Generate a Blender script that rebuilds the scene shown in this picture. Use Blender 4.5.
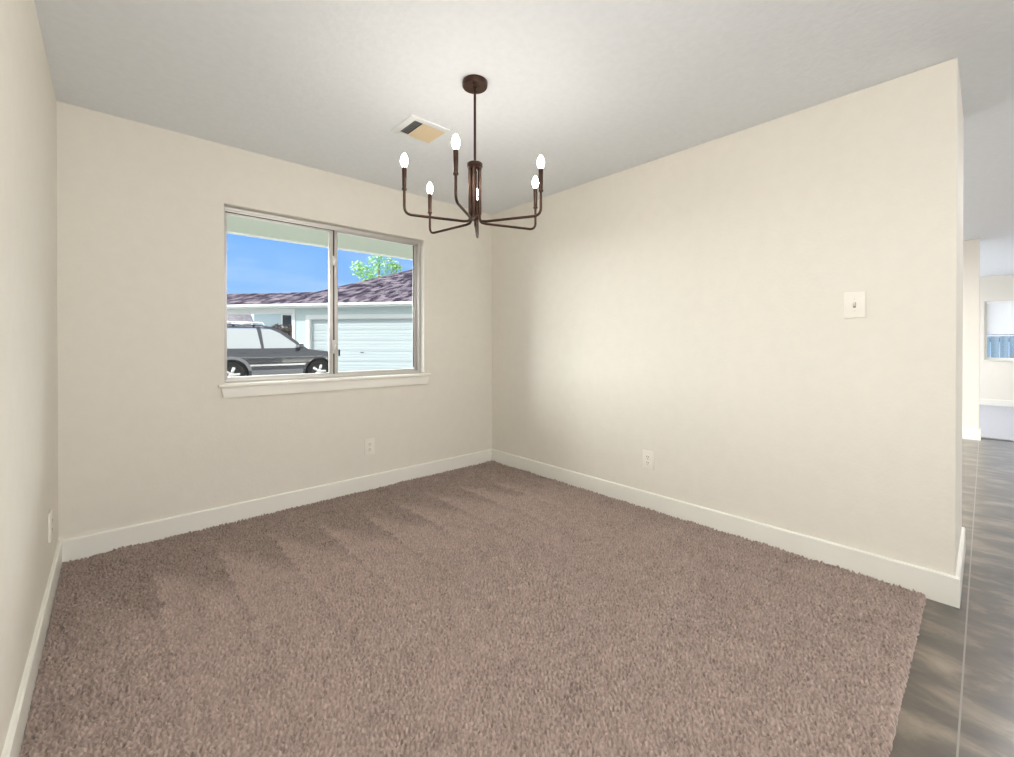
import bpy, bmesh, math, random
import numpy as np
from mathutils import Vector, Matrix

for _o in list(bpy.data.objects):
    bpy.data.objects.remove(_o)
sc = bpy.context.scene
col = sc.collection
R = math.radians

# ------------------------------------------------------------------ camera
cam_d = bpy.data.cameras.new('camera')
cam = bpy.data.objects.new('camera', cam_d); col.objects.link(cam)
cam.location = (-2.7808, -3.2765, 1.1678)
cam.rotation_euler = (R(90 - 0.248), 0, R(-42.305))
cam_d.sensor_fit = 'HORIZONTAL'; cam_d.sensor_width = 36
cam_d.lens = 435.475 / 1014 * 36
cam_d.shift_y = -32.69 / 1014
cam_d.clip_start = 0.02; cam_d.clip_end = 300
sc.camera = cam

# ------------------------------------------------------------------ view / exposure
sc.view_settings.view_transform = 'Standard'
sc.view_settings.look = 'None'
sc.view_settings.gamma = 1
sc.view_settings.use_curve_mapping = False
sc.view_settings.exposure = 1.02
sc.cycles.use_denoising = True
sc.cycles.max_bounces = 10
sc.cycles.diffuse_bounces = 6
sc.cycles.glossy_bounces = 4
sc.cycles.transparent_max_bounces = 12
sc.cycles.sample_clamp_indirect = 6
sc.cycles.caustics_reflective = False
sc.cycles.caustics_refractive = False

# ------------------------------------------------------------------ world sky
w = bpy.data.worlds.new('sky'); sc.world = w; w.use_nodes = True
nt = w.node_tree; nt.nodes.clear()
def wn(t, **k):
    n = nt.nodes.new(t)
    for a, v in k.items(): setattr(n, a, v)
    return n
tc = wn('ShaderNodeTexCoord'); sep = wn('ShaderNodeSeparateXYZ')
nt.links.new(tc.outputs['Generated'], sep.inputs[0])
rmp = wn('ShaderNodeValToRGB')
rmp.color_ramp.elements[0].position = 0.0; rmp.color_ramp.elements[0].color = (0.34, 0.55, 0.96, 1)
rmp.color_ramp.elements[1].position = 0.6; rmp.color_ramp.elements[1].color = (0.13, 0.33, 0.85, 1)
e = rmp.color_ramp.elements.new(0.22); e.color = (0.21, 0.44, 0.97, 1)
nt.links.new(sep.outputs['Z'], rmp.inputs[0])
mp = wn('ShaderNodeMapping'); mp.inputs['Scale'].default_value = (3.0, 3.0, 16.0)
nt.links.new(tc.outputs['Generated'], mp.inputs[0])
nz = wn('ShaderNodeTexNoise'); nz.inputs['Scale'].default_value = 1.6; nz.inputs['Detail'].default_value = 5
nt.links.new(mp.outputs[0], nz.inputs['Vector'])
cr = wn('ShaderNodeValToRGB')
cr.color_ramp.elements[0].position = 0.45; cr.color_ramp.elements[1].position = 0.85
cr.color_ramp.elements[1].color = (0.62, 0.62, 0.62, 1)
nt.links.new(nz.outputs['Fac'], cr.inputs[0])
mx = wn('ShaderNodeMix', data_type='RGBA'); mx.inputs['B'].default_value = (0.55, 0.68, 0.98, 1)
nt.links.new(cr.outputs[0], mx.inputs['Factor']); nt.links.new(rmp.outputs[0], mx.inputs['A'])
mrs = wn('ShaderNodeMapRange'); mrs.inputs[1].default_value = 0.05; mrs.inputs[2].default_value = -0.35
nt.links.new(sep.outputs['Y'], mrs.inputs[0])
mx2 = wn('ShaderNodeMix', data_type='RGBA'); mx2.inputs['B'].default_value = (1.15, 1.15, 1.15, 1)
nt.links.new(mrs.outputs[0], mx2.inputs['Factor']); nt.links.new(mx.outputs['Result'], mx2.inputs['A'])
bg = wn('ShaderNodeBackground'); bg.inputs['Strength'].default_value = 0.59
nt.links.new(mx2.outputs['Result'], bg.inputs[0])
wo = wn('ShaderNodeOutputWorld'); nt.links.new(bg.outputs[0], wo.inputs[0])

# ------------------------------------------------------------------ sun and added fill lights
def light(name, kind, loc, energy, color=(1, 1, 1), **k):
    d = bpy.data.lights.new(name, kind); d.energy = energy; d.color = color
    for a, v in k.items(): setattr(d, a, v)
    o = bpy.data.objects.new(name, d); col.objects.link(o); o.location = loc
    return o
def aim(o, d): o.rotation_euler = Vector(d).to_track_quat('-Z', 'Y').to_euler()
sun = light('sun', 'SUN', (-20, -5, 20), 2.1, (1.0, 0.96, 0.9), angle=R(2))
aim(sun, (0.76, -0.06, -0.60))
sky_fill = light('added_sky_fill', 'SUN', (-2, 30, 20), 19.0, (1.0, 0.975, 0.94), angle=R(110))  # added wide-angle sun, stands in for stronger sky light through the window
aim(sky_fill, (0.05, -1.0, -0.22))
rear = light('added_rear_fill', 'AREA', (-0.2, -6.62, 1.35), 14, (1.0, 0.99, 0.98), shape='RECTANGLE', size=4.4, size_y=1.9)  # added fill from behind the camera, set in an invented opening
aim(rear, (0, 1, 0))
entry = light('added_entry_fill', 'POINT', (-2.45, -3.52, 1.95), 28, (1.0, 0.975, 0.94), shadow_soft_size=0.22)  # added unseen fill beside the camera, brightens the left wall
hall = light('added_hall_fill', 'AREA', (2.5, -3.78, 2.42), 20, (1.0, 0.985, 0.96), shape='RECTANGLE', size=2.0, size_y=0.25)  # added unseen fill above the hall floor, no fixture there
aim(hall, (0, 0, -1))
alcove_fill = light('added_alcove_fill', 'AREA', (2.9, 0.05, 1.1), 34, (1.0, 0.99, 0.98), shape='RECTANGLE', size=2.8, size_y=1.9)  # added fill at an unseen opening, brightens the hall; no door is built
aim(alcove_fill, (0, -1, 0))
farl = light('added_far_room_fill', 'AREA', (7.3, 0.05, 1.45), 30, (0.985, 0.985, 1.0), shape='RECTANGLE', size=2.2, size_y=1.4)  # added fill at an unseen opening, brightens the far room
aim(farl, (0, -1, 0))

# ------------------------------------------------------------------ materials
def mat(name, color, rough=0.5, metal=0.0, bump=None, var=None, coat=0, spec=0.5, emit=None, alpha=None, coord='Object'):
    """bump=(scale,strength,distance); var=(scale, second colour, detail, (sx,sy,sz), lo, hi)"""
    m = bpy.data.materials.new(name); m.use_nodes = True
    t = m.node_tree; b = t.nodes['Principled BSDF']
    b.inputs['Base Color'].default_value = (*color, 1); b.inputs['Roughness'].default_value = rough
    b.inputs['Metallic'].default_value = metal; b.inputs['Coat Weight'].default_value = coat
    b.inputs['Specular IOR Level'].default_value = spec
    if emit: b.inputs['Emission Color'].default_value = (*emit[0], 1); b.inputs['Emission Strength'].default_value = emit[1]
    tcn = t.nodes.new('ShaderNodeTexCoord')
    if var:
        s, c2, det, sca, lo, hi = var
        mpn = t.nodes.new('ShaderNodeMapping'); mpn.inputs['Scale'].default_value = sca
        t.links.new(tcn.outputs[coord], mpn.inputs[0])
        n = t.nodes.new('ShaderNodeTexNoise'); n.inputs['Scale'].default_value = s; n.inputs['Detail'].default_value = det
        t.links.new(mpn.outputs[0], n.inputs['Vector'])
        r = t.nodes.new('ShaderNodeMapRange'); r.inputs[1].default_value = lo; r.inputs[2].default_value = hi
        t.links.new(n.outputs['Fac'], r.inputs[0])
        mm = t.nodes.new('ShaderNodeMix'); mm.data_type = 'RGBA'
        mm.inputs['A'].default_value = (*color, 1); mm.inputs['B'].default_value = (*c2, 1)
        t.links.new(r.outputs[0], mm.inputs['Factor']); t.links.new(mm.outputs['Result'], b.inputs['Base Color'])
    if bump:
        n = t.nodes.new('ShaderNodeTexNoise'); n.inputs['Scale'].default_value = bump[0]; n.inputs['Detail'].default_value = 4
        t.links.new(tcn.outputs[coord], n.inputs['Vector'])
        bn = t.nodes.new('ShaderNodeBump'); bn.inputs['Strength'].default_value = bump[1]; bn.inputs['Distance'].default_value = bump[2]
        t.links.new(n.outputs['Fac'], bn.inputs['Height']); t.links.new(bn.outputs[0], b.inputs['Normal'])
    return m

M = {}
M['wall'] = mat('cream_wall_paint', (0.80, 0.765, 0.692), 0.75, bump=(55, 0.25, 0.004), var=(14, (0.785, 0.75, 0.677), 4, (1, 1, 1), .35, .65))
M['wallhall'] = mat('hall_wall_paint', (0.80, 0.77, 0.70), 0.75, bump=(55, 0.2, 0.004))
M['ceiling'] = mat('ceiling_texture_paint', (0.83, 0.865, 0.905), 0.85, bump=(45, 0.3, 0.005), var=(30, (0.805, 0.84, 0.88), 4, (1, 1, 1), .35, .65))
M['trim'] = mat('white_trim_paint', (0.86, 0.85, 0.79), 0.35, bump=(20, 0.05, 0.002))
M['sill'] = mat('window_sill_paint', (0.88, 0.86, 0.80), 0.4, bump=(20, 0.05, 0.002))
M['plate'] = mat('white_plastic', (0.86, 0.83, 0.76), 0.35, bump=(90, 0.02, 0.001))
M['slot'] = mat('dark_slot', (0.06, 0.055, 0.05), 0.6)
M['frame'] = mat('window_aluminium', (0.62, 0.60, 0.57), 0.35, 0.35, bump=(60, 0.04, 0.001))
M['gasket'] = mat('dark_rubber_gasket', (0.05, 0.05, 0.05), 0.6)
M['bronze'] = mat('oiled_bronze', (0.050, 0.027, 0.019), 0.32, 0.8, bump=(120, 0.03, 0.001), var=(30, (0.072, 0.039, 0.028), 3, (1, 1, 1), .3, .7))
M['bulb'] = mat('lit_bulb', (1, 1, 1), 0.3, emit=((1.0, 0.93, 0.84), 48))
M['vent'] = mat('register_white_metal', (0.80, 0.82, 0.83), 0.4)
M['ventslat'] = mat('register_louver_warm_lit', (0.80, 0.66, 0.44), 0.45)  # white register metal with the warm bulb light put into its colour
M['dark'] = mat('duct_shade', (0.015, 0.013, 0.012), 0.8)
M['chrome'] = mat('brushed_steel', (0.6, 0.6, 0.6), 0.25, 1.0)

# window glass
g = bpy.data.materials.new('window_glass'); g.use_nodes = True
t = g.node_tree; t.nodes.clear()
tr = t.nodes.new('ShaderNodeBsdfTransparent'); tr.inputs[0].default_value = (0.95, 0.98, 0.97, 1)
gl = t.nodes.new('ShaderNodeBsdfGlossy'); gl.inputs['Roughness'].default_value = 0.18

ms = t.nodes.new('ShaderNodeMixShader'); ou = t.nodes.new('ShaderNodeOutputMaterial')
ms.inputs[0].default_value = 0.006; t.links.new(tr.outputs[0], ms.inputs[1]); t.links.new(gl.outputs[0], ms.inputs[2]); t.links.new(ms.outputs[0], ou.inputs[0])
M['glass'] = g

# vinyl tile floor: long veins, thin pale joints
def tile_material():
    m = bpy.data.materials.new('slate_vinyl_tile'); m.use_nodes = True
    t = m.node_tree; b = t.nodes['Principled BSDF']
    tcn = t.nodes.new('ShaderNodeTexCoord')
    mpv = t.nodes.new('ShaderNodeMapping'); mpv.inputs['Scale'].default_value = (4.6, 2.4, 1); mpv.inputs['Rotation'].default_value = (0, 0, R(20))
    t.links.new(tcn.outputs['Object'], mpv.inputs[0])
    n1 = t.nodes.new('ShaderNodeTexNoise'); n1.inputs['Scale'].default_value = 1.7; n1.inputs['Detail'].default_value = 6; n1.inputs['Roughness'].default_value = .6; n1.inputs['Distortion'].default_value = 0.35
    t.links.new(mpv.outputs[0], n1.inputs['Vector'])
    r1 = t.nodes.new('ShaderNodeValToRGB')
    r1.color_ramp.elements[0].position = 0.30; r1.color_ramp.elements[0].color = (0.042, 0.033, 0.026, 1)
    r1.color_ramp.elements[1].position = 0.74; r1.color_ramp.elements[1].color = (0.27, 0.22, 0.165, 1)
    ee = r1.color_ramp.elements.new(0.5); ee.color = (0.092, 0.071, 0.052, 1)
    t.links.new(n1.outputs['Fac'], r1.inputs[0])
    br = t.nodes.new('ShaderNodeTexBrick')
    br.inputs['Color1'].default_value = (0.95, 0.95, 0.95, 1); br.inputs['Color2'].default_value = (1.04, 1.04, 1.04, 1); br.inputs['Mortar'].default_value = (1.0, 1, 1, 1)
    br.inputs['Scale'].default_value = 1.0; br.inputs['Mortar Size'].default_value = 0.0028; br.inputs['Mortar Smooth'].default_value = 0.2
    br.inputs['Brick Width'].default_value = 2.44; br.inputs['Row Height'].default_value = 0.61
    br.offset = 0.0
    mpb = t.nodes.new('ShaderNodeMapping'); mpb.inputs['Location'].default_value = (1.6, 3.2265 + 0.61 * 3, 0)
    t.links.new(tcn.outputs['Object'], mpb.inputs[0]); t.links.new(mpb.outputs[0], br.inputs['Vector'])
    mul = t.nodes.new('ShaderNodeMix'); mul.data_type = 'RGBA'; mul.blend_type = 'MULTIPLY'; mul.inputs['Factor'].default_value = 1
    t.links.new(r1.outputs[0], mul.inputs['A']); t.links.new(br.outputs['Color'], mul.inputs['B'])
    mg = t.nodes.new('ShaderNodeMix'); mg.data_type = 'RGBA'; mg.inputs['B'].default_value = (0.24, 0.215, 0.185, 1)
    t.links.new(br.outputs['Fac'], mg.inputs['Factor']); t.links.new(mul.outputs['Result'], mg.inputs['A'])
    t.links.new(mg.outputs['Result'], b.inputs['Base Color'])
    b.inputs['Roughness'].default_value = 0.3; b.inputs['Specular IOR Level'].default_value = 0.7; b.inputs['Coat Weight'].default_value = 0.45; b.inputs['Coat Roughness'].default_value = 0.22
    bn = t.nodes.new('ShaderNodeBump'); bn.inputs['Strength'].default_value = 0.12; bn.inputs['Distance'].default_value = 0.004
    t.links.new(n1.outputs['Fac'], bn.inputs['Height']); t.links.new(bn.outputs[0], b.inputs['Normal'])
    return m
M['tile'] = tile_material()

# twist pile carpet with vacuum marks (nap shading put into the colour)
def carpet_material():
    m = bpy.data.materials.new('twist_pile_carpet'); m.use_nodes = True
    t = m.node_tree; b = t.nodes['Principled BSDF']; b.inputs['Roughness'].default_value = 0.95; b.inputs['Specular IOR Level'].default_value = 0.1
    b.inputs['Sheen Weight'].default_value = 0.25; b.inputs['Sheen Roughness'].default_value = 0.6
    b.inputs['Sheen Tint'].default_value = (1, 0.92, 0.88, 1)
    at = t.nodes.new('ShaderNodeAttribute'); at.attribute_name = 'fleck_nap_shade'
    r1 = t.nodes.new('ShaderNodeValToRGB')
    r1.color_ramp.elements[0].position = 0.0; r1.color_ramp.elements[0].color = (0.125, 0.094, 0.080, 1)
    r1.color_ramp.elements[1].position = 1.0; r1.color_ramp.elements[1].color = (0.585, 0.455, 0.40, 1)
    t.links.new(at.outputs['Fac'], r1.inputs[0])
    t.links.new(r1.outputs[0], b.inputs['Base Color'])
    return m
M['carpet'] = carpet_material()

# ------------------------------------------------------------------ mesh helpers
def obj(name, bm, m=None, parent=None, smooth=False):
    me = bpy.data.meshes.new(name)
    bmesh.ops.recalc_face_normals(bm, faces=bm.faces[:])
    bm.to_mesh(me); bm.free()
    for mm in (m if isinstance(m, (list, tuple)) else [m]):
        if mm: me.materials.append(mm)
    if smooth:
        for p in me.polygons: p.use_smooth = True
    o = bpy.data.objects.new(name, me); col.objects.link(o)
    if parent: o.parent = parent
    return o
def auto(o, ang=35):
    me = o.data
    for p in me.polygons: p.use_smooth = True
    me.set_sharp_from_angle(angle=R(ang))
    return o
def tag(o, label=None, cat=None, group=None, kind=None):
    if label: o['label'] = label
    if cat: o['category'] = cat
    if group: o['group'] = group
    if kind: o['kind'] = kind
    return o
def empty(name, loc, rz=0, **k):
    o = bpy.data.objects.new(name, None); col.objects.link(o)
    o.location = loc; o.rotation_euler = (0, 0, rz); o.empty_display_size = 0.1
    return tag(o, **k)
def BM(): return bmesh.new()
def box(bm, x0, x1, y0, y1, z0, z1, bev=0.0, mi=0, seg=2):
    nb = bmesh.new()
    bmesh.ops.create_cube(nb, size=1)
    for v in nb.verts:
        v.co = Vector(((x0 + x1) / 2 + v.co.x * (x1 - x0), (y0 + y1) / 2 + v.co.y * (y1 - y0), (z0 + z1) / 2 + v.co.z * (z1 - z0)))
    if bev: bmesh.ops.bevel(nb, geom=nb.edges[:], offset=bev, segments=seg, affect='EDGES', profile=0.5)
    for f in nb.faces: f.material_index = mi
    merge(bm, nb)
def merge(bm, nb, mtx=None):
    mp = {}
    for v in nb.verts: mp[v] = bm.verts.new(mtx @ v.co if mtx else v.co)
    for f in nb.faces:
        try:
            nf = bm.faces.new([mp[v] for v in f.verts]); nf.material_index = f.material_index; nf.smooth = f.smooth
        except ValueError: pass
    nb.free()
def lathe(bm, prof, c=(0, 0, 0), n=24, axis='z', closed=False):
    rings = []
    for r, z in prof:
        ring = []
        for i in range(n):
            a = 2 * math.pi * i / n
            p = (r * math.cos(a), r * math.sin(a), z)
            if axis == 'y': p = (p[0], z, p[1])
            if axis == 'x': p = (z, p[0], p[1])
            ring.append(bm.verts.new((c[0] + p[0], c[1] + p[1], c[2] + p[2])))
        rings.append(ring)
    for a, b in zip(rings, rings[1:]):
        for i in range(n): bm.faces.new([a[i], a[(i + 1) % n], b[(i + 1) % n], b[i]])
    if closed:
        a, b = rings[-1], rings[0]
        for i in range(n): bm.faces.new([a[i], a[(i + 1) % n], b[(i + 1) % n], b[i]])
        return
    bm.faces.new(rings[0]); bm.faces.new(rings[-1][::-1])
def tube(bm, pts, r, n=12):
    pts = [Vector(p) for p in pts]; rings = []
    up = None
    for i, p in enumerate(pts):
        d = (pts[min(i + 1, len(pts) - 1)] - pts[max(i - 1, 0)]).normalized()
        if up is None: up = d.orthogonal().normalized()
        up = (up - d * up.dot(d)).normalized(); s = d.cross(up)
        rr = r[i] if isinstance(r, (list, tuple)) else r
        rings.append([bm.verts.new(p + (up * math.cos(2 * math.pi * k / n) + s * math.sin(2 * math.pi * k / n)) * rr) for k in range(n)])
    for a, b in zip(rings, rings[1:]):
        for i in range(n): bm.faces.new([a[i], a[(i + 1) % n], b[(i + 1) % n], b[i]])
    bm.faces.new(rings[0]); bm.faces.new(rings[-1][::-1])
def bend(pts, rad, n=8):
    """round the corners of a polyline"""
    pts = [Vector(p) for p in pts]; out = [pts[0]]
    for a, b, c in zip(pts, pts[1:], pts[2:]):
        d1 = (a - b).normalized(); d2 = (c - b).normalized()
        ang = d1.angle(d2); tl = min(rad / math.tan(ang / 2), (a - b).length * .49, (c - b).length * .49)
        p0 = b + d1 * tl; p1 = b + d2 * tl
        for k in range(n + 1):
            u = k / n; out.append(p0 * (1 - u) ** 2 + b * 2 * u * (1 - u) + p1 * u * u)
    out.append(pts[-1]); return out
def prism(bm, poly, axis, a, b, mi=0):
    """poly: list of 2D points; extruded along axis ('x','y','z') from a to b"""
    def P(q, t):
        return {'x': (t, q[0], q[1]), 'y': (q[0], t, q[1]), 'z': (q[0], q[1], t)}[axis]
    A = [bm.verts.new(P(q, a)) for q in poly]; B = [bm.verts.new(P(q, b)) for q in poly]
    fs = [bm.faces.new(A), bm.faces.new(B[::-1])]
    n = len(poly)
    for i in range(n): fs.append(bm.faces.new([A[i], B[i], B[(i + 1) % n], A[(i + 1) % n]]))
    for f in fs: f.material_index = mi
def struct(name, bm, m, parent=None, kind='structure'):
    o = obj(name, bm, m, parent)
    if not parent: o['kind'] = kind
    return o

# ------------------------------------------------------------------ the room
H = 2.44; W = 2.987; L = 3.190; TB = 0.0142; HB = 0.1327; TH = 0.765
YB = -6.6            # rear wall behind the camera
XF = 9.4             # far wall
WX0, WX1, WZ0, WZ1 = -2.243, -0.772, 0.9135, 2.0676

bm = BM(); box(bm, -W - .15, XF + .15, YB - .15, .15, -.15, 0); struct('floor', bm, M['tile'])
bm = BM(); box(bm, -W - .15, XF + .15, YB - .15, .15, H, H + .15); struct('ceiling', bm, M['ceiling'])
bm = BM()
box(bm, -W - .15, WX0, 0, .15, 0, H); box(bm, WX1, 1.4, 0, .15, 0, H); box(bm, 4.4, 6.1, 0, .15, 0, H); box(bm, 8.5, XF + .15, 0, .15, 0, H)
box(bm, 1.4, 4.4, 0, .15, 2.1, H); box(bm, 6.1, 8.5, 0, .15, 0, .7); box(bm, 6.1, 8.5, 0, .15, 2.15, H)  # unseen alcove and far-room openings, added for the fill lights
box(bm, WX0, WX1, 0, .15, 0, WZ0 - .012); box(bm, WX0, WX1, 0, .15, WZ1, H)
struct('wall_back', bm, M['wall'])
bm = BM(); box(bm, -W - .15, -W, YB - .15, 0, 0, H); struct('wall_left', bm, M['wall'])
bm = BM(); box(bm, 0, TH, -L, 0, 0, H, bev=.004); struct('wall_right', bm, M['wall'])
SX, SY = 5.0, -3.228
bm = BM(); box(bm, SX, SX + .14, SY, 0, 0, H, bev=.004); struct('wall_hall', bm, M['wallhall'])
F0y, F1y, F0z, F1z = -4.71, -3.262, .87, 1.965   # far window opening
bm = BM()
box(bm, XF, XF + .15, YB, F0y, 0, H); box(bm, XF, XF + .15, F1y, 0, 0, H)
box(bm, XF, XF + .15, F0y, F1y, 0, F0z); box(bm, XF, XF + .15, F0y, F1y, F1z, H)
struct('wall_far', bm, M['wallhall'])
RX0, RX1, RZ0, RZ1 = -2.5, 2.1, .35, 2.35  # unseen rear opening, added for the fill light
bm = BM()
box(bm, -W, RX0, YB - .15, YB, 0, H); box(bm, RX1, XF, YB - .15, YB, 0, H)
box(bm, RX0, RX1, YB - .15, YB, 0, RZ0); box(bm, RX0, RX1, YB - .15, YB, RZ1, H)
struct('wall_front', bm, M['wall'])

# baseboards: flat board with an eased top edge; profile in (outward, z)
PROF = [(0, 0), (TB, 0), (TB, HB - .006), (TB - .005, HB), (0, HB)]
def baseboard(name, runs, m=None):
    bm = BM()
    for axis, fixed, sgn, a, b in runs:
        if axis == 'x': prism(bm, [(fixed + sgn * o, z) for o, z in PROF], 'x', a, b)
        else: prism(bm, [(fixed + sgn * o, z) for o, z in PROF], 'y', a, b)
    return struct(name, bm, m or M['trim'])
baseboard('baseboard_back', [('x', 0, -1, -W + TB, -TB)])
baseboard('baseboard_left', [('y', -W, 1, YB, 0)])
baseboard('baseboard_right', [('y', 0, -1, -L - TB, 0), ('x', -L, -1, 0, TH + TB), ('y', TH, 1, -L, -.0)])
baseboard('baseboard_hall', [('y', SX, -1, SY - TB, 0), ('x', SY, -1, SX, SX + .14 + TB), ('y', SX + .14, 1, SY, 0)])
baseboard('baseboard_far', [('y', XF, -1, YB, 0)])

# ------------------------------------------------------------------ carpet (real relief, band-passed noise)
def carpet(name, x0, x1, y0, y1, step, label, cat, m, edge='y0', amp=.0085, marks=True, seed=3):
    nx = int((x1 - x0) / step) + 1; ny = int((y1 - y0) / step) + 1
    rng = np.random.default_rng(seed)
    fx = np.fft.fftfreq(nx, step)[None, :]; fy = np.fft.fftfreq(ny, step)[:, None]
    fr = np.sqrt(fx ** 2 + fy ** 2)
    def band(f0, wd):
        n = rng.standard_normal((ny, nx))
        h = np.real(np.fft.ifft2(np.fft.fft2(n) * np.exp(-((fr - f0) / wd) ** 2)))
        return h / h.std()
    tuft = band(54, 22); fine = band(125, 25); big = band(3, 3); mid = band(12, 8)
    X, Y = np.meshgrid(np.linspace(x0, x1, nx), np.linspace(y0, y1, ny))
    hgt = .016 + amp * np.tanh(tuft * .8) + amp * .35 * fine + .0010 * mid + .0012 * big
    flk_shade = 0.5 + 0.16 * band(70, 40) + 0.03 * mid + .02 * big
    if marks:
        # vacuum strokes: wedges, tips to the window wall, nap shading put into the colour
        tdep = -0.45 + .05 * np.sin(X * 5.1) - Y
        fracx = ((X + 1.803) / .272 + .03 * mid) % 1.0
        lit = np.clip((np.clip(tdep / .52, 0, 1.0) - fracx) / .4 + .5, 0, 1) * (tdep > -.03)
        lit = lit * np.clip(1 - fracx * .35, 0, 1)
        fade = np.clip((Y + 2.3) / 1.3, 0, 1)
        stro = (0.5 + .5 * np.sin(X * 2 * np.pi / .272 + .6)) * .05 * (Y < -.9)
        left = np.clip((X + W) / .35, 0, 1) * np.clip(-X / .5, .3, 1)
        flk_shade = flk_shade + (-.07 + .28 * lit * left) * fade + stro * fade  # darker band along the window wall: the sill's shade put into the colour
    # rounded outer edge
    d = Y - y0
    rise = np.clip(d / .022, 0, 1); hgt = hgt * np.sqrt(np.clip(1 - (1 - rise) ** 2, 0, 1)) + .001
    wob = .0012 * band(25, 20)
    Yw = Y + wob * np.clip(1 - d / .05, 0, 1)
    co = np.stack([X, Yw, hgt], -1).reshape(-1, 3).astype(np.float32)
    idx = np.arange(nx * ny).reshape(ny, nx)
    q = np.stack([idx[:-1, :-1], idx[:-1, 1:], idx[1:, 1:], idx[1:, :-1]], -1).reshape(-1, 4)
    me = bpy.data.meshes.new(name)
    me.vertices.add(len(co)); me.vertices.foreach_set('co', co.ravel())
    me.loops.add(q.size); me.loops.foreach_set('vertex_index', q.ravel().astype(np.int32))
    me.polygons.add(len(q)); me.polygons.foreach_set('loop_start', (np.arange(len(q)) * 4).astype(np.int32))
    me.polygons.foreach_set('loop_total', np.full(len(q), 4, np.int32))
    me.polygons.foreach_set('use_smooth', np.ones(len(q), bool))
    me.update(calc_edges=True); me.validate()
    a = me.attributes.new('fleck_nap_shade', 'FLOAT', 'POINT'); a.data.foreach_set('value', np.clip(flk_shade, 0, 1).ravel().astype(np.float32))
    me.materials.append(m)
    o = bpy.data.objects.new(name, me); col.objects.link(o)
    return tag(o, label, cat, kind='stuff')
carpet('carpet', -W + TB + .001, -TB - .001, -3.098, -TB - .001, .0035,
       'brown twist pile carpet covering the dining room floor up to the tile edge', 'carpet', M['carpet'])
M['carpetfar'] = mat('pale_grey_carpet', (0.60, 0.615, 0.66), 0.95, bump=(160, .6, .004), var=(60, (0.54, 0.555, 0.6), 3, (1, 1, 1), .35, .65))  # pale blue-grey tone takes in the glare on the far floor
bm = BM(); box(bm, 5.2, XF - TB, YB + .02, -.02, 0, .018, bev=.006)
tag(obj('carpet', bm, M['carpetfar']), 'pale grey carpet in the far room beyond the tiled hall', 'carpet', kind='stuff')

# ------------------------------------------------------------------ window_1 (two lite aluminium slider)
win = empty('window_1', (0, 0, 0), kind='structure')
def ring(bm, x0, x1, z0, z1, wx, wz, y0, y1, bev=.002, wx1=None, wz1=None):
    wx1 = wx if wx1 is None else wx1; wz1 = wz if wz1 is None else wz1
    box(bm, x0, x0 + wx, y0, y1, z0, z1, bev); box(bm, x1 - wx1, x1, y0, y1, z0, z1, bev)
    box(bm, x0 + wx, x1 - wx1, y0, y1, z0, z0 + wz, bev); box(bm, x0 + wx, x1 - wx1, y0, y1, z1 - wz1, z1, bev)
fz0, fz1 = WZ0 + .001, WZ1 - .001
bm = BM(); ring(bm, WX0 + .001, WX1 - .001, fz0, fz1, .014, .018, .055, .115, wx1=.022, wz1=.020)
box(bm, WX0 + .02, WX1 - .02, .060, .064, fz1 - .033, fz1 - .018, .001)      # head track lips
box(bm, WX0 + .02, WX1 - .02, .060, .064, fz0 + .016, fz0 + .024, .001)
auto(obj('window_frame', bm, M['frame'], win))
XM = -1.524
sl = BM(); ring(sl, WX0 + .013, XM - .003, fz0 + .014, fz1 - .038, .013, .022, .068, .086, wx1=.030, wz1=.012)
s1 = auto(obj('sash', sl, M['frame'], win))
bm = BM(); box(bm, WX0 + .03, XM - .024, .076, .079, fz0 + .034, fz1 - .048); obj('glass_pane', bm, M['glass'], s1)
bm = BM(); box(bm, WX0 + .014, XM + .002, .0665, .085, fz1 - .0378, fz1 - .033); obj('gasket', bm, M['gasket'], s1)
sl = BM(); ring(sl, XM + .009, WX1 - .022, fz0 + .014, fz1 - .022, .032, .024, .088, .108, wx1=.026, wz1=.018)
s2 = auto(obj('sash', sl, M['frame'], win))
bm = BM(); box(bm, XM + .036, WX1 - .044, .096, .099, fz0 + .034, fz1 - .036); obj('glass_pane', bm, M['glass'], s2)
bm = BM(); box(bm, XM - .004, XM + .010, .076, .104, fz0 + .022, fz1 - .022); obj('gasket', bm, M['gasket'], s2)
bm = BM(); box(bm, WX1 - .054, WX1 - .047, .0875, .094, fz0 + .05, fz1 - .04); obj('gasket', bm, M['gasket'], s2)
for zc, hh in ((1.145, .05), (1.80, .035)):
    bm = BM(); box(bm, XM - .012, XM + .020, .052, .070, zc - hh, zc + hh, .003); box(bm, XM + .0, XM + .012, .040, .054, zc - hh * .45, zc + hh * .5, .003)
    auto(obj('latch', bm, M['frame'], s1))
bm = BM(); box(bm, XM + .045, XM + .058, .086, .096, 1.075, 1.125, .002); obj('pull_tab', bm, M['slot'], s2)
# interior stool and apron
bm = BM(); box(bm, WX0 - .037, WX1 + .052, -.032, 0.0, WZ0 - .024, WZ0 - .002, .005); box(bm, WX0 + .0005, WX1 - .0005, 0.0, .14, WZ0 - .012, WZ0 + .0005)
auto(obj('window_sill', bm, M['sill'], win))
bm = BM()
az0, az1 = WZ0 - .090, WZ0 - .024
prism(bm, [(WX0 - .022, az1), (WX1 + .044, az1), (WX1 + .026, az0 + .004), (WX1 + .020, az0), (WX0 - .002, az0), (WX0 - .008, az0 + .004)], 'y', -.018, 0)
auto(obj('window_apron', bm, M['sill'], win))

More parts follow.
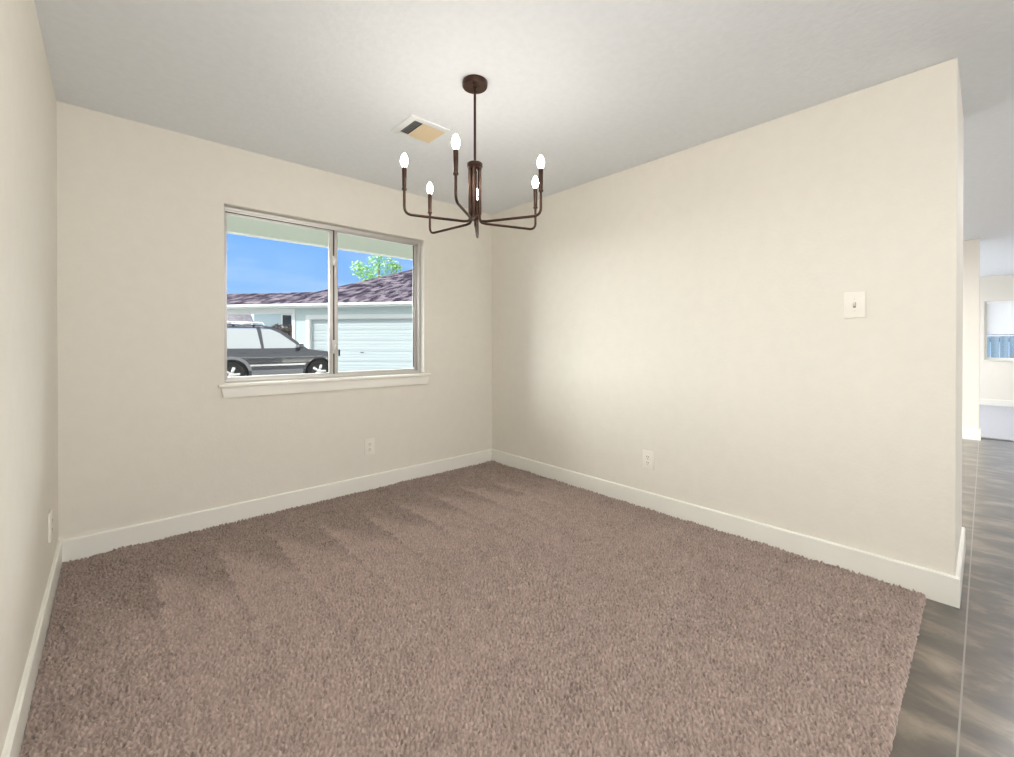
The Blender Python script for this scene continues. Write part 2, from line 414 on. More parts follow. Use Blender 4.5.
# ------------------------------------------------------------------ outlets and switch (built facing -y, then turned)
def plate_part(root, w_, h_):
    bm = BM(); box(bm, -w_ / 2, w_ / 2, -.0085, 0, -h_ / 2, h_ / 2, .0025, seg=3)
    return auto(obj('cover_plate', bm, M['plate'], root))
def screw(root, x, z, y=-.0085):
    bm = BM(); lathe(bm, [(.0032, y - .0008), (.0032, y + .002)], (x, 0, z), 12, 'y'); box(bm, x - .0025, x + .0025, y - .0012, y - .0007, z - .0004, z + .0004, mi=1)
    obj('screw', bm, [M['plate'], M['slot']], root)
def outlet(loc, rz, label, sc_=1.0):
    r = empty('wall_outlet', loc, rz, label=label, cat='outlet', group='duplex outlets low on the walls')
    r.scale = (sc_, 1, sc_)
    plate_part(r, .083, .128)
    for s in (-1, 1):
        zc = s * .0205
        bm = BM()
        lathe(bm, [(.0001, -.0108), (.0150, -.0108), (.0168, -.0096), (.0168, -.004)], (0, 0, zc), 24, 'y')
        f = obj('receptacle', bm, M['plate'], r)
        bm = BM()
        for dx, hh in ((-.0064, .0050), (.0064, .0042)): box(bm, dx - .0015, dx + .0015, -.0114, -.0100, zc + .0035 - hh, zc + .0035 + hh)
        lathe(bm, [(.0026, -.0114), (.0026, -.010)], (0, 0, zc - .0085), 10, 'y')
        obj('slot', bm, M['slot'], f)
    screw(r, 0, 0)
    return r
outlet((-1.271, 0, .356), 0, 'white duplex outlet on the window wall, below the window')
outlet((0, -1.692, .357), R(-90), 'white duplex outlet on the wide wall right of the window')
outlet((-W, -.476, .358), R(90), 'white outlet seen edge-on on the left wall near the corner')
r = empty('light_switch', (0, -2.8315, 1.3637), R(-90), label='white toggle light switch on the wide cream wall near its free end', cat='light switch')
plate_part(r, .086, .130)
bm = BM(); box(bm, -.0055, .0055, -.0092, -.0080, -.0125, .0125); obj('toggle_slot', bm, M['slot'], r)
bm = BM(); prism(bm, [(-.0080, -.009), (-.0215, .006), (-.0215, .0105), (-.0080, .009)], 'x', -.0044, .0044); obj('toggle', bm, M['plate'], r)
screw(r, 0, .030); screw(r, 0, -.030)

# ------------------------------------------------------------------ ceiling register
v = empty('ceiling_vent', (-1.410, -1.010, H), 0, label='ceiling air register with dark louver gaps and warm-lit slats beside the chandelier', cat='vent')
bm = BM(); ring2 = [(-.165, .135, -.125, .125)]
x0, x1, y0, y1 = -.134, .120, -.125, .118
ix0, ix1, iy0, iy1 = -.094, .106, -.088, .092
for a in ((x0, ix0, y0, y1), (ix1, x1, y0, y1), (ix0, ix1, y0, iy0), (ix0, ix1, iy1, y1)): box(bm, *a, -.009, 0, .002)
auto(obj('frame', bm, M['vent'], v))
bm = BM(); box(bm, ix0, ix1, iy0, iy1, -.0015, -.0005); obj('duct_shade_sheet', bm, M['dark'], v)  # near-black sheet under the solid ceiling, paints the shade inside the duct
def slat(xc, ang, wd, m, th=.0006):
    bm = BM(); box(bm, -wd / 2, wd / 2, iy0, iy1, -th, th)
    bmesh.ops.rotate(bm, verts=bm.verts[:], cent=(0, 0, 0), matrix=Matrix.Rotation(ang, 3, 'Y'))
    bmesh.ops.translate(bm, verts=bm.verts[:], vec=(xc, 0, -.0068))
    obj('louver', bm, m, v)
for k in range(4): slat(ix0 + .010 + k * .0150, R(-44), .0105, M['vent'], .0006)
for k in range(11): slat(ix0 + .068 + k * .0128, R(30), .0175, M['ventslat'])

# ------------------------------------------------------------------ chandelier
CX, CY = -1.4688, -1.603
ch = empty('chandelier', (CX, CY, H), 0, label='dark bronze six-arm chandelier with lit candle bulbs hanging from the ceiling', cat='chandelier')
bz = M['bronze']
bm = BM(); lathe(bm, [(.001, 0), (.060, 0), (.0605, -.004), (.0605, -.022), (.058, -.026), (.012, -.027), (.001, -.027)], n=40)
cpy = auto(obj('canopy', bm, bz, ch))
for a in (40, 220):
    bm = BM(); lathe(bm, [(.0055, -.0255), (.0055, -.031), (.003, -.033), (.0005, -.033)], (.034 * math.cos(R(a)), .034 * math.sin(R(a)), 0), 12); auto(obj('screw', bm, bz, cpy))
bm = BM(); lathe(bm, [(.0062, -.026), (.0062, -.380)], n=16); lathe(bm, [(.010, -.026), (.010, -.034), (.0065, -.038)], n=16); auto(obj('stem', bm, bz, ch))
bm = BM(); lathe(bm, [(.001, -.394), (.034, -.394), (.0375, -.397), (.0375, -.412), (.035, -.415), (.0335, -.417), (.0335, -.424), (.001, -.424)], n=36); auto(obj('collar', bm, bz, ch))
bm = BM(); lathe(bm, [(.001, -.650), (.015, -.652), (.016, -.660), (.012, -.668), (.004, -.672), (.001, -.672)], n=20)
auto(obj('finial', bm, bz, ch))
bm = BM(); lathe(bm, [(.0055, -.42), (.0055, -.655)], n=14); auto(obj('core_rod', bm, bz, ch))
for adeg, rad in ((161.7, .340), (217.8, .323), (97.6, .336), (49.2, .320), (-18.9, .330), (-63.1, .333)):
    a = R(adeg); ca, sa = math.cos(a), math.sin(a)
    def P(r_, z_): return (r_ * ca, r_ * sa, z_)
    zb = -.682
    bm = BM()
    tube(bm, [P(.0245, -.420), P(.0245, -.640), P(.0246, -.645)], [.0092, .0092, .0064], 14)
    tube(bm, bend([P(.0246, -.638), P(.0265, zb + .004), P(.06, zb), P(rad, zb), P(rad, -.572)], .036, 9), .0062, 12)
    arm = auto(obj('arm', bm, bz, ch), 50)
    bm = BM(); lathe(bm, [(.001, -.574), (.0100, -.574), (.0115, -.571), (.0115, -.566), (.0092, -.564)], P(rad, 0), 18); auto(obj('cup', bm, bz, arm))
    bm = BM(); lathe(bm, [(.0090, -.568), (.0094, -.552), (.0112, -.472), (.0104, -.469), (.001, -.469)], P(rad, 0), 18); auto(obj('candle_sleeve', bm, bz, arm))
    bm = BM(); lathe(bm, [(.001, -.469), (.0080, -.468), (.0100, -.464), (.0160, -.449), (.0168, -.440), (.0148, -.427), (.0090, -.414), (.0035, -.406), (.0006, -.404)], P(rad, 0), 20)
    obj('bulb', bm, M['bulb'], arm, smooth=True)

# ------------------------------------------------------------------ outdoors
M['concrete'] = mat('driveway_concrete', (0.17, 0.166, 0.158), 0.85, bump=(8, .2, .01), var=(1.5, (0.14, 0.137, 0.13), 5, (1, 1, 1), .35, .65))
M['soffit'] = mat('pale_green_soffit_paint', (0.45, 0.50, 0.43), 0.7, bump=(30, .1, .003))
M['fascia'] = mat('white_fascia_paint', (0.74, 0.765, 0.75), 0.5, bump=(20, .05, .002))
bm = BM(); box(bm, -60, 70, .15, 120, -.30, -.14); box(bm, XF + .15, 70, -30, .15, -.30, -.14); box(bm, -60, -W - .15, -30, .15, -.30, -.14)
struct('ground', bm, M['concrete'])
bm = BM(); box(bm, -3.2, 7.5, .15, 2.39, 2.42, 2.50); struct('porch_soffit', bm, M['soffit'])
bm = BM(); box(bm, -3.2, 7.5, 2.39, 2.42, 2.40, 2.62); struct('porch_fascia', bm, M['fascia'])

# lap siding, shingles
def siding_material():
    m = mat('pale_blue_lap_siding', (0.54, 0.63, 0.635), 0.6)
    t = m.node_tree; b = t.nodes['Principled BSDF']; tcn = t.nodes.new('ShaderNodeTexCoord')
    wv = t.nodes.new('ShaderNodeTexWave'); wv.bands_direction = 'Z'; wv.wave_profile = 'SAW'; wv.inputs['Scale'].default_value = 1 / .2 / (2 * math.pi) * 2 * math.pi / 20 * 6.2
    t.links.new(tcn.outputs['Object'], wv.inputs['Vector'])
    bn = t.nodes.new('ShaderNodeBump'); bn.inputs['Distance'].default_value = .02; bn.inputs['Strength'].default_value = .8
    t.links.new(wv.outputs['Fac'], bn.inputs['Height']); t.links.new(bn.outputs[0], b.inputs['Normal'])
    return m
M['siding'] = siding_material()
def shingle_material(name, c1, c2, c3):
    m = bpy.data.materials.new(name); m.use_nodes = True
    t = m.node_tree; b = t.nodes['Principled BSDF']; b.inputs['Roughness'].default_value = .95; b.inputs['Specular IOR Level'].default_value = 0
    tcn = t.nodes.new('ShaderNodeTexCoord')
    br = t.nodes.new('ShaderNodeTexBrick'); br.inputs['Scale'].default_value = 1
    br.inputs['Brick Width'].default_value = .55; br.inputs['Row Height'].default_value = .26; br.inputs['Mortar Size'].default_value = .012
    br.inputs['Color1'].default_value = (*c1, 1); br.inputs['Color2'].default_value = (*c2, 1); br.inputs['Mortar'].default_value = (*c3, 1)
    mpn = t.nodes.new('ShaderNodeMapping'); t.links.new(tcn.outputs['Object'], mpn.inputs[0]); t.links.new(mpn.outputs[0], br.inputs['Vector'])
    n = t.nodes.new('ShaderNodeTexNoise'); n.inputs['Scale'].default_value = 2.2; n.inputs['Detail'].default_value = 5
    mp2 = t.nodes.new('ShaderNodeMapping'); mp2.inputs['Scale'].default_value = (1.3, .55, .55)
    t.links.new(tcn.outputs['Object'], mp2.inputs[0]); t.links.new(mp2.outputs[0], n.inputs['Vector'])
    mr = t.nodes.new('ShaderNodeMapRange'); mr.inputs[1].default_value = .44; mr.inputs[2].default_value = .56
    t.links.new(n.outputs['Fac'], mr.inputs[0])
    mm = t.nodes.new('ShaderNodeMix'); mm.data_type = 'RGBA'; mm.inputs['B'].default_value = (*c3, 1)
    fc = t.nodes.new('ShaderNodeMath'); fc.operation = 'MULTIPLY'; fc.inputs[1].default_value = .9
    t.links.new(mr.outputs[0], fc.inputs[0]); t.links.new(fc.outputs[0], mm.inputs['Factor']); t.links.new(br.outputs['Color'], mm.inputs['A'])
    t.links.new(mm.outputs['Result'], b.inputs['Base Color'])
    return m
M['shingle'] = shingle_material('brown_violet_shingles', (0.165, 0.138, 0.155), (0.082, 0.068, 0.084), (0.014, 0.011, 0.021))
M['shingle2'] = shingle_material('grey_brown_shingles', (0.22, 0.2, 0.215), (0.17, 0.15, 0.17), (0.12, 0.11, 0.12))
M['door'] = mat('garage_door_paint', (0.49, 0.545, 0.565), 0.5, bump=(25, .05, .002))

gar = empty('garage', (6.8, 13.0, -.14), math.atan2(-.796, .605), label='pale blue garage with white sectional door and brown shingle roof beyond the driveway', cat='garage')
gz = .14                                   # local z = world z + .14
XC = -6.2                                   # wall corner
DL, DT = -5.33, 2.295                       # door left edge and head height (world z)
DR = DL + 5.2
bm = BM()
box(bm, XC, DL, .5, .7, 0, 2.98); box(bm, DL, DR, .5, .7, DT + gz, 2.98); box(bm, DR, 4, .5, .7, 0, 2.98); box(bm, XC, XC + .2, .7, 9, 0, 2.98); box(bm, XC, 4, 8.8, 9, 0, 2.98)
obj('wall', bm, M['siding'], gar)
bm = BM(); box(bm, XC - .03, XC + .12, .47, .62, 0, 2.98, .005); obj('corner_trim', bm, M['fascia'], gar)
bm = BM(); box(bm, DL - .2, DL, .46, .52, 0, DT + gz + .2, .005); box(bm, DR, DR + .2, .46, .52, 0, DT + gz + .2, .005); box(bm, DL, DR, .46, .52, DT + gz, DT + gz + .2, .005)
box(bm, DL - .005, DL + .02, .5, .68, 0, DT + gz); box(bm, DL, DR, .5, .68, DT + gz - .02, DT + gz + .005)
obj('door_casing', bm, M['fascia'], gar)
bm = BM()
zs = np.linspace(0.02, DT + gz - .02, 6)
for a, b_ in zip(zs, zs[1:]):
    box(bm, DL + .02, DR, .62, .66, a + .006, b_ - .006, .006)
    for k in (1, 2, 3): box(bm, DL + .02, DR, .614, .63, a + (b_ - a) * k / 4 - .05, a + (b_ - a) * k / 4 + .05, .012)
box(bm, DL + .02, DR, .645, .655, .02, DT + gz - .02)
dr = obj('garage_door', bm, M['door'], gar)
bm = BM(); box(bm, DL + 2.45, DL + 2.6, .59, .62, .9, .94, .004); obj('handle', bm, M['slot'], dr)
bm = BM(); box(bm, -15, 4, -.03, 0, 2.795 + gz, 2.955 + gz, .004); box(bm, -15, 4, -.11, -.03, 2.86 + gz, 2.965 + gz, .015)
obj('fascia', bm, M['fascia'], gar)
bm = BM(); box(bm, -15, 4, 0, .5, 2.80 + gz, 2.84 + gz); box(bm, -15, XC, .5, 3.6, 2.85 + gz, 2.88 + gz); obj('soffit', bm, M['fascia'], gar)
bm = BM(); box(bm, -15, XC - .03, .46, .62, 2.575 + gz, 2.80 + gz, .006); obj('carport_beam', bm, M['fascia'], gar)
for xx in (-14.5, -11.2):
    bm = BM(); box(bm, xx - .06, xx + .06, .48, .60, 0, 2.575 + gz, .005); obj('carport_post', bm, M['fascia'], gar)
bm = BM()
sl_ = .33
def zr(y): return 2.98 + gz + sl_ * y
def poly(bm, pts, th=.06):
    A = [bm.verts.new(p) for p in pts]; B = [bm.verts.new((p[0], p[1], p[2] - th)) for p in pts]
    bm.faces.new(A); bm.faces.new(B[::-1]); n = len(A)
    for i in range(n): bm.faces.new([A[i], B[i], B[(i + 1) % n], A[(i + 1) % n]])
E0 = (-15, -.06, zr(-.06)); E1 = (4, -.06, zr(-.06)); PK = (-3.6, 10.2, zr(10.2)); PR = (4, 10.2, zr(10.2))
RL = (-15, 2.55, zr(2.55)); R0 = (-6.4, 2.5, zr(2.5))
poly(bm, [E0, E1, PR, PK, R0, RL])
poly(bm, [RL, R0, (-6.4, 4.2, zr(2.5) - .45), (-15, 4.2, zr(2.5) - .45)])
poly(bm, [R0, PK, (-7.2, 10.2, zr(2.5) - .3), (-6.4, 4.2, zr(2.5) - .45)])
obj('roof', bm, M['shingle'], gar)

# neighbour house seen under the carport roof
M['bluewall'] = mat('blue_grey_siding', (0.50, 0.62, 0.70), 0.6, bump=(12, .2, .01))
M['palewall'] = mat('pale_stucco', (0.78, 0.77, 0.76), 0.8, bump=(12, .2, .01))
nh = empty('neighbour_house', (5.6, 48.0, -.14), R(-6), label='distant blue-grey house with low brown roof seen above the parked car', cat='house')
bm = BM(); box(bm, 2.6, 14, 0, 8, 0, 4.9); obj('wall', bm, M['bluewall'], nh)
bm = BM(); box(bm, -6, 2.6, .8, 8, 0, 3.6); obj('porch_wall', bm, M['palewall'], nh)
bm = BM(); poly(bm, [(-8, -.4, 3.55), (2.6, -.4, 3.55), (2.6, 5, 5.4), (-8, 5, 5.4)], .12); poly(bm, [(2.2, -.5, 5.0), (15, -.5, 5.0), (15, 5, 6.4), (2.2, 5, 6.4)], .15); obj('roof', bm, M['shingle2'], nh)
bm = BM(); box(bm, 5.15, 6.25, -.06, .05, 3.1, 4.5, .01); wf = obj('window', bm, M['fascia'], nh)
M['darkglass'] = mat('dark_window_glass', (0.03, 0.04, 0.06), 0.08)
bm = BM(); box(bm, 5.27, 6.13, -.08, -.05, 3.2, 4.4); obj('pane', bm, M['darkglass'], wf)

# trees and bush: leaf cards with thickness of foliage volume
def foliage(name, parent, rng, blobs, n, size, m):
    bm = BM()
    for _ in range(n):
        c, rr = blobs[rng.randrange(len(blobs))]
        while True:
            p = Vector((rng.uniform(-1, 1), rng.uniform(-1, 1), rng.uniform(-1, 1)))
            if p.length < 1: break
        p = Vector(c) + p * rr
        s = size * rng.uniform(.6, 1.3)
        u = Vector((rng.uniform(-1, 1), rng.uniform(-1, 1), rng.uniform(-1, 1))).normalized()
        v_ = u.orthogonal().normalized(); n_ = u.cross(v_)
        q = [p - u * s, p + v_ * s * .45 + n_ * s * .12, p + u * s, p - v_ * s * .45 + n_ * s * .12]
        bm.faces.new([bm.verts.new(x) for x in q])
    return obj(name, bm, m, parent)
M['leaf'] = mat('fresh_green_leaves', (0.20, 0.40, 0.11), 0.6, var=(1.2, (0.34, 0.56, 0.20), 2, (1, 1, 1), .35, .65))
M['leafred'] = mat('dark_russet_leaves', (0.12, 0.07, 0.06), 0.7, var=(3, (0.2, 0.13, 0.10), 2, (1, 1, 1), .35, .65))
M['leafpale'] = mat('grey_green_leaves', (0.36, 0.43, 0.34), 0.7, var=(3, (0.5, 0.55, 0.48), 2, (1, 1, 1), .35, .65))
M['bark'] = mat('grey_bark', (0.22, 0.17, 0.13), 0.9, bump=(20, .5, .02))
rng = random.Random(7)
tree = empty('tree', (12.05, 27.5, -.14), 0, label='bright green leafy tree showing above the shingle roof ridge', cat='tree')
tp = [(0, 0, 0), (.1, 0, 2.5), (0, .1, 4.6), (.15, .1, 6.2)]
bm = BM(); tube(bm, tp, [.2, .17, .12, .03], 10)
for a, b_ in (((0, .1, 4.5), (-1.4, .2, 6.9)), ((0, .1, 5), (1.5, -.2, 7.4)), ((.1, .1, 5.6), (.3, .3, 8.6))): tube(bm, [a, [(p + q) / 2 + .1 for p, q in zip(a, b_)], b_], [.08, .05, .015], 8)
obj('trunk', bm, M['bark'], tree)
blobs = [((-1.5, 0, 6.8), .62), ((-.8, .3, 6.5), .7), ((-.2, 0, 7.3), .75), ((.4, .2, 7.7), .75), ((.9, -.2, 7.2), .8), ((1.5, 0, 7.3), .55), ((.3, .1, 6.5), 1.0), ((-.4, -.2, 5.8), .9), ((.32, .3, 8.5), .22)]
foliage('foliage', tree, rng, blobs, 1000, .15, M['leaf'])
bush = empty('bush', (3.78, 20.8, -.14), 0, label='dark russet bush rising behind the car beside the garage corner', cat='bush')
bm = BM()
for k in range(5): tube(bm, [(0, 0, 0), (rng.uniform(-.2, .2), rng.uniform(-.2, .2), 1.0), (rng.uniform(-.5, .5), rng.uniform(-.4, .4), 1.9)], [.04, .025, .01], 6)
obj('stem', bm, M['bark'], bush)
foliage('foliage', bush, rng, [((0, 0, 1.65), .6), ((-.35, 0, 1.9), .42), ((.35, .1, 1.85), .45), ((0, .1, .9), .65)], 900, .10, M['leafred'])
bush2 = empty('tree', (-.6, 31, -.14), 0, label='small grey-green tree at the left window edge beyond the car', cat='tree')
bm = BM(); tube(bm, [(0, 0, 0), (.05, 0, 1.2), (0, 0, 2.6)], [.09, .07, .03], 8); obj('trunk', bm, M['bark'], bush2)
foliage('foliage', bush2, rng, [((0, 0, 2.3), .8), ((.5, 0, 2.7), .5), ((-.5, .2, 2.8), .6), ((0, 0, 3.1), .5)], 900, .13, M['leafpale'])

# ------------------------------------------------------------------ parked suv
M['carpaint'] = mat('navy_car_paint', (0.010, 0.012, 0.030), 0.25, 0.0, coat=1.0, bump=(3, .01, .002))
M['carpaint'].node_tree.nodes['Principled BSDF'].inputs['Coat IOR'].default_value = 1.75
M['carglass'] = mat('tinted_car_glass', (0.62, 0.64, 0.66), 0.06, 0.85, coat=1.0)
M['tire'] = mat('tire_rubber', (0.02, 0.02, 0.02), 0.85, bump=(40, .3, .005))
M['rim'] = mat('alloy_rim', (0.75, 0.75, 0.76), 0.25, 0.9)
M['cladding'] = mat('grey_body_cladding', (0.28, 0.28, 0.30), 0.45, bump=(60, .05, .002))
M['carchrome'] = mat('chrome_strip', (0.9, 0.9, 0.9), 0.25, 0.8)
M['lamp_glass'] = mat('headlamp_lens', (0.8, 0.82, 0.85), 0.1, coat=1)
M['lamp_red'] = mat('tail_lamp_lens', (0.4, 0.02, 0.02), 0.2, coat=1)
CARW = .98
car = empty('suv', (0, 11.8 + CARW, -.14), 0, label='dark navy suv with roof rails parked sideways outside the window', cat='car')
XR, XFW, ZW, RW = -.127, 2.412, .385, .375
def arc(cx, cz, r, a0, a1, n=14): return [(cx + r * math.cos(R(a0 + (a1 - a0) * i / n)), cz + r * math.sin(R(a0 + (a1 - a0) * i / n))) for i in range(n + 1)]
body = [(-1.02, .42), (-1.08, .62), (-1.09, .95), (-1.05, 1.13), (-.96, 1.55), (-.86, 1.80), (-.70, 1.885), (-.3, 1.915), (.3, 1.92), (.75, 1.905), (1.05, 1.845), (1.25, 1.76), (1.55, 1.55), (1.80, 1.34), (2.05, 1.155), (2.16, 1.12), (2.5, 1.09), (2.80, 1.035), (2.95, .97), (3.03, .86), (3.07, .68), (3.07, .46), (3.02, .30), (2.90, .27)]
body += arc(XFW, ZW, .46, -12, 192) + [(1.8, .26), (.5, .26)] + arc(XR, ZW, .46, -12, 192) + [(-.75, .30)]
def side_y(x, z):
    """half width at (x, z)"""
    h = CARW - .02 * ((z - .75) / .4) ** 2 * (1 if z < .75 else 0)
    if z > .75: h -= .055 * ((z - .75) / .38) ** 2 if z < 1.13 else .055 + (z - 1.13) * .24 + max(0, z - 1.7) * .55
    h -= .16 * max(0, (x - 2.55) / .65) ** 2 + .12 * max(0, (-.55 - x) / .55) ** 2
    return h
def side_sheet(poly_, off=0.0, dz=.07):
    bm = BM(); f = bm.faces.new([bm.verts.new((x, 0, z)) for x, z in poly_])
    zs_ = [p[1] for p in poly_]; xs_ = [p[0] for p in poly_]
    for zc in np.arange(min(zs_) + dz / 2, max(zs_), dz): bmesh.ops.bisect_plane(bm, geom=bm.verts[:] + bm.edges[:] + bm.faces[:], plane_co=(0, 0, zc), plane_no=(0, 0, 1))
    for xc in np.arange(min(xs_) + .06, max(xs_), .12): bmesh.ops.bisect_plane(bm, geom=bm.verts[:] + bm.edges[:] + bm.faces[:], plane_co=(xc, 0, 0), plane_no=(1, 0, 0))
    for v_ in bm.verts: v_.co.y = -(side_y(v_.co.x, v_.co.z) + off)
    return bm
bm = side_sheet(body)
ext = bmesh.ops.duplicate(bm, geom=bm.verts[:] + bm.edges[:] + bm.faces[:])
vm = ext['vert_map']
bed = [e_ for e_ in bm.edges if e_.is_boundary]
seen = set()
for k_, v_ in list(vm.items()):
    pass
dupv = {x for x in ext['geom'] if isinstance(x, bmesh.types.BMVert)}
for v_ in dupv: v_.co.y = -v_.co.y
pair = {}
for a, b_ in vm.items():
    if a in dupv: continue
    pair[a] = b_
for e_ in bed:
    a, b_ = e_.verts
    if a in pair and b_ in pair and a not in dupv and b_ not in dupv:
        try:
            # three strips across, slightly crowned
            A0, B0, A1, B1 = a, b_, pair[a], pair[b_]
            m1 = bm.verts.new((A0.co.x, 0, A0.co.z + .03)) if False else None
            bm.faces.new([A0, B0, B1, A1])
        except ValueError: pass
auto(obj('body', bm, M['carpaint'], car), 28)
def both(name, poly_, m, off, dz=.07, th=None):
    for s in (-1, 1):
        bm = side_sheet(poly_, off, dz)
        if s > 0:
            for v_ in bm.verts: v_.co.y = -v_.co.y
        ex = bmesh.ops.extrude_face_region(bm, geom=bm.faces[:])
        for x in ex['geom']:
            if isinstance(x, bmesh.types.BMVert): x.co.y += -s * -.02 if s > 0 else .02
        auto(obj(name, bm, m, car), 30)
both('front_side_window', [(.76, 1.17), (.70, 1.80), (.98, 1.775), (1.22, 1.66), (1.62, 1.36), (1.84, 1.18)], M['carglass'], .005)
both('rear_side_window', [(-.28, 1.17), (-.24, 1.79), (.58, 1.80), (.68, 1.17)], M['carglass'], .005)
both('quarter_window', [(-.88, 1.20), (-.70, 1.76), (-.34, 1.785), (-.38, 1.18)], M['carglass'], .005)
bm = BM()
prism(bm, [(1.30, 1.728), (1.31, 1.742), (2.06, 1.162), (2.05, 1.148)], 'y', -.68, .68); obj('windshield', bm, M['carglass'], car)
both('side_moulding', [(.28, .62), (.28, .67), (1.98, .68), (1.98, .63)], M['carchrome'], .018, .2)
def band_poly(cx, r0, r1, a0, a1): return arc(cx, ZW, r1, a0, a1, 16) + arc(cx, ZW, r0, a1, a0, 16)
both('fender_flare', band_poly(XFW, .46, .53, 5, 168), M['carpaint'], .022, .1)
both('fender_flare', band_poly(XR, .46, .55, 12, 172), M['cladding'], .022, .1)
both('sill_cladding', [(.42, .27), (.40, .50), (1.90, .50), (1.88, .27)], M['cladding'], .008, .2)
for x_ in (.10, 1.02): both('door_handle', [(x_, 1.03), (x_, 1.065), (x_ + .2, 1.065), (x_ + .2, 1.03)], M['carpaint'], .03, .2)
both('headlamp', [(2.74, .80), (2.72, .97), (2.93, .95), (3.0, .84)], M['lamp_glass'], .006)
both('tail_lamp', [(-1.06, .95), (-1.02, 1.35), (-.9, 1.35), (-.92, .95)], M['lamp_red'], .006)
for s in (-1, 1):
    bm = BM(); tube(bm, bend([(-.55, s * .70, 1.89), (-.5, s * .70, 1.965), (.75, s * .70, 1.965), (.82, s * .70, 1.87)], .05, 5), .018, 8)
    rl = auto(obj('roof_rail', bm, M['carchrome'], car), 60)
    bm = BM(); tube(bm, bend([(1.82, s * .86, 1.20), (1.80, s * .98, 1.22), (1.80, s * 1.02, 1.26)], .02, 3), .03, 8); box(bm, 1.73, 1.86, s * 1.06 - .10, s * 1.06 + .08, 1.16, 1.33, .035, seg=3)
    auto(obj('side_mirror', bm, M['carpaint'], car), 50)
for x_ in (.0, .55):
    bm = BM(); box(bm, x_ - .03, x_ + .03, -.70, .70, 1.945, 1.975, .01); obj('crossbar', bm, M['slot'], car)
def wheel(x_, s):
    yo = s * (CARW - .02)
    bm = BM(); w2 = .23
    lathe(bm, [(.24, 0), (.345, 0), (RW - .008, .012), (RW, .04), (RW, w2 - .04), (RW - .008, w2 - .012), (.345, w2), (.24, w2), (.235, w2 / 2)], (0, 0, 0), 40, 'y', closed=True)
    wh = obj('wheel', bm, M['tire'], car); auto(wh, 40)
    wh.location = (x_, yo if s < 0 else yo - w2, ZW)
    bm = BM()
    yf = .012 if s < 0 else w2 - .012
    d = 1 if s < 0 else -1
    lathe(bm, [(.250, yf), (.252, yf + d * .01), (.252, yf + d * .1), (.235, yf + d * .1), (.238, yf + d * .015)], (0, 0, 0), 36, 'y', closed=True)
    for k in range(5):
        a = 2 * math.pi * k / 5 + .3
        nb = BM(); box(nb, -.045, .045, min(yf, yf + d * .03), max(yf, yf + d * .03), .03, .245, .01)
        merge(bm, nb, Matrix.Rotation(a, 4, 'Y'))
    lathe(bm, [(.001, yf - d * .006), (.06, yf - d * .002), (.065, yf + d * .04), (.001, yf + d * .04)], (0, 0, 0), 20, 'y')
    rm = auto(obj('rim', bm, M['rim'], wh), 40)
    bm = BM(); lathe(bm, [(.001, yf + d * .07), (.24, yf + d * .07), (.24, yf + d * .075), (.001, yf + d * .075)], (0, 0, 0), 24, 'y'); obj('brake_disc', bm, M['slot'], wh)
for x_ in (XR, XFW):
    for s in (-1, 1): wheel(x_, s)
bm = BM(); box(bm, -.95, 2.92, -.72, .72, .30, .92); obj('underbody', bm, M['slot'], car)

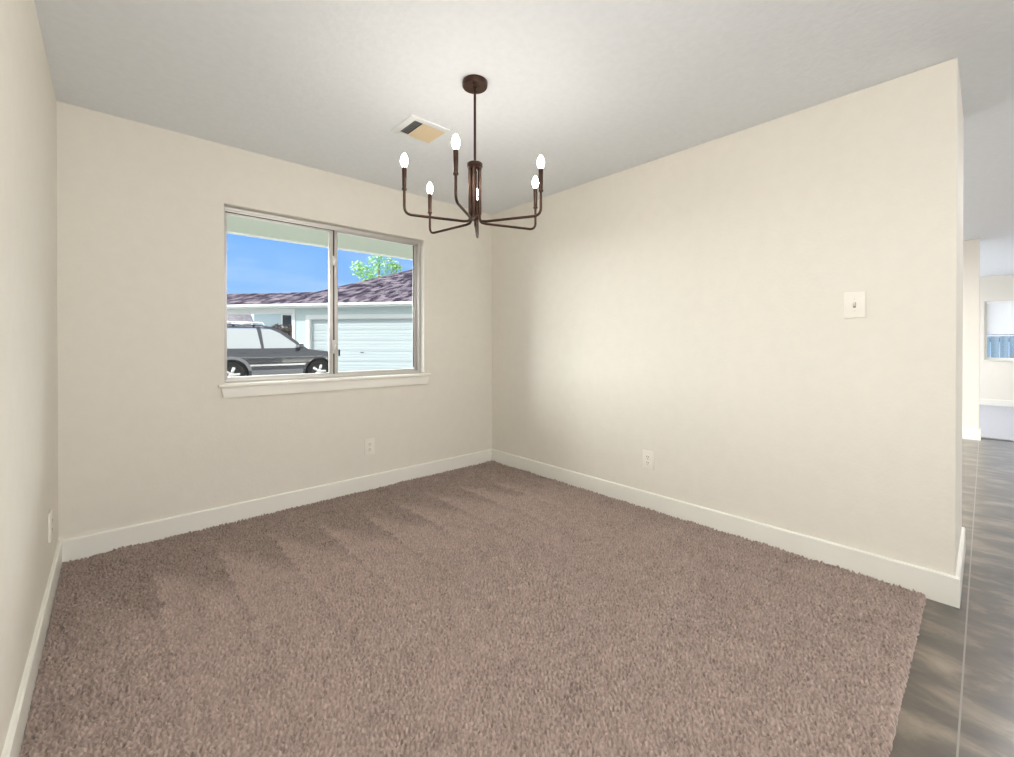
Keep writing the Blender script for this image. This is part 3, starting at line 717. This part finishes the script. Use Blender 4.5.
# ------------------------------------------------------------------ far room window with half-raised blind
w2_ = empty('window_2', (XF, 0, 0), kind='structure')
bm = BM()
def ringx(bm, y0, y1, z0, z1, wd, xa, xb): 
    box(bm, xa, xb, y0, y0 + wd, z0, z1, .002); box(bm, xa, xb, y1 - wd, y1, z0, z1, .002); box(bm, xa, xb, y0 + wd, y1 - wd, z0, z0 + wd, .002); box(bm, xa, xb, y0 + wd, y1 - wd, z1 - wd, z1, .002)
ringx(bm, F0y, F1y, F0z, F1z, .035, .06, .12); box(bm, .06, .12, -4.04, -4.0, F0z + .03, F1z - .03)
obj('window_frame', bm, M['trim'], w2_)
bm = BM(); box(bm, .088, .092, F0y + .03, F1y - .03, F0z + .03, F1z - .03); obj('glass_pane', bm, M['glass'], w2_)
bm = BM(); box(bm, -.03, .06, F0y - .02, F1y + .02, F0z - .02, F0z + .002, .004); obj('window_sill', bm, M['trim'], w2_)
M['blind'] = mat('white_blind_slats', (0.88, 0.89, 0.90), 0.5)
bl = empty('window_blind', (XF, -3.985, F1z), 0, label='white slatted blind half raised in the far room window', cat='blind')
bm = BM(); box(bm, .005, .05, -.70, .70, -.045, -.002, .003); obj('headrail', bm, M['blind'], bl)
bm = BM()
k = 0
zz = -.06
while zz > -.62:
    nb = BM(); box(nb, -.022, .022, -.695, .695, -.0008, .0008)
    merge(bm, nb, Matrix.Translation((.03, 0, zz)) @ Matrix.Rotation(R(52), 4, 'Y'))
    zz -= .036
obj('slats', bm, M['blind'], bl)
bm = BM(); box(bm, .008, .052, -.70, .70, -.655, -.632, .004); obj('bottom_rail', bm, M['blind'], bl)
for yy in (-.5, .5):
    bm = BM(); tube(bm, [(.03, yy, -.04), (.03, yy, -.64)], .0015, 6); obj('ladder_cord', bm, M['blind'], bl)

# fence and shrub outside the far window
M['fence'] = mat('weathered_blue_grey_fence_wood', (0.07, 0.11, 0.16), 0.8, bump=(12, .3, .01), var=(2, (0.12, 0.17, 0.24), 4, (1, 6, .3), .35, .65))
fe = empty('fence', (12.6, -4.0, -.14), 0, label='blue-grey upright board fence outside the far room window', cat='fence')
bm = BM()
for k in range(30): box(bm, -.012, .012, -2.1 + k * .145, -2.1 + k * .145 + .13, .03, 1.75, .004)
obj('boards', bm, M['fence'], fe)
for z_ in (.4, 1.4):
    bm = BM(); box(bm, .012, .05, -2.1, 2.25, z_ - .045, z_ + .045, .004); obj('rail', bm, M['fence'], fe)
for y_ in (-2.1, .1, 2.2):
    bm = BM(); box(bm, .05, .14, y_ - .045, y_ + .045, 0, 1.8, .004); obj('post', bm, M['fence'], fe)

# roof over the house so that daylight enters only through openings
M['houseroof'] = M['shingle2']
bm = BM(); box(bm, -W - .6, XF + .7, YB - .7, .15, H + .15, H + .25); struct('roof_deck', bm, M['houseroof'])
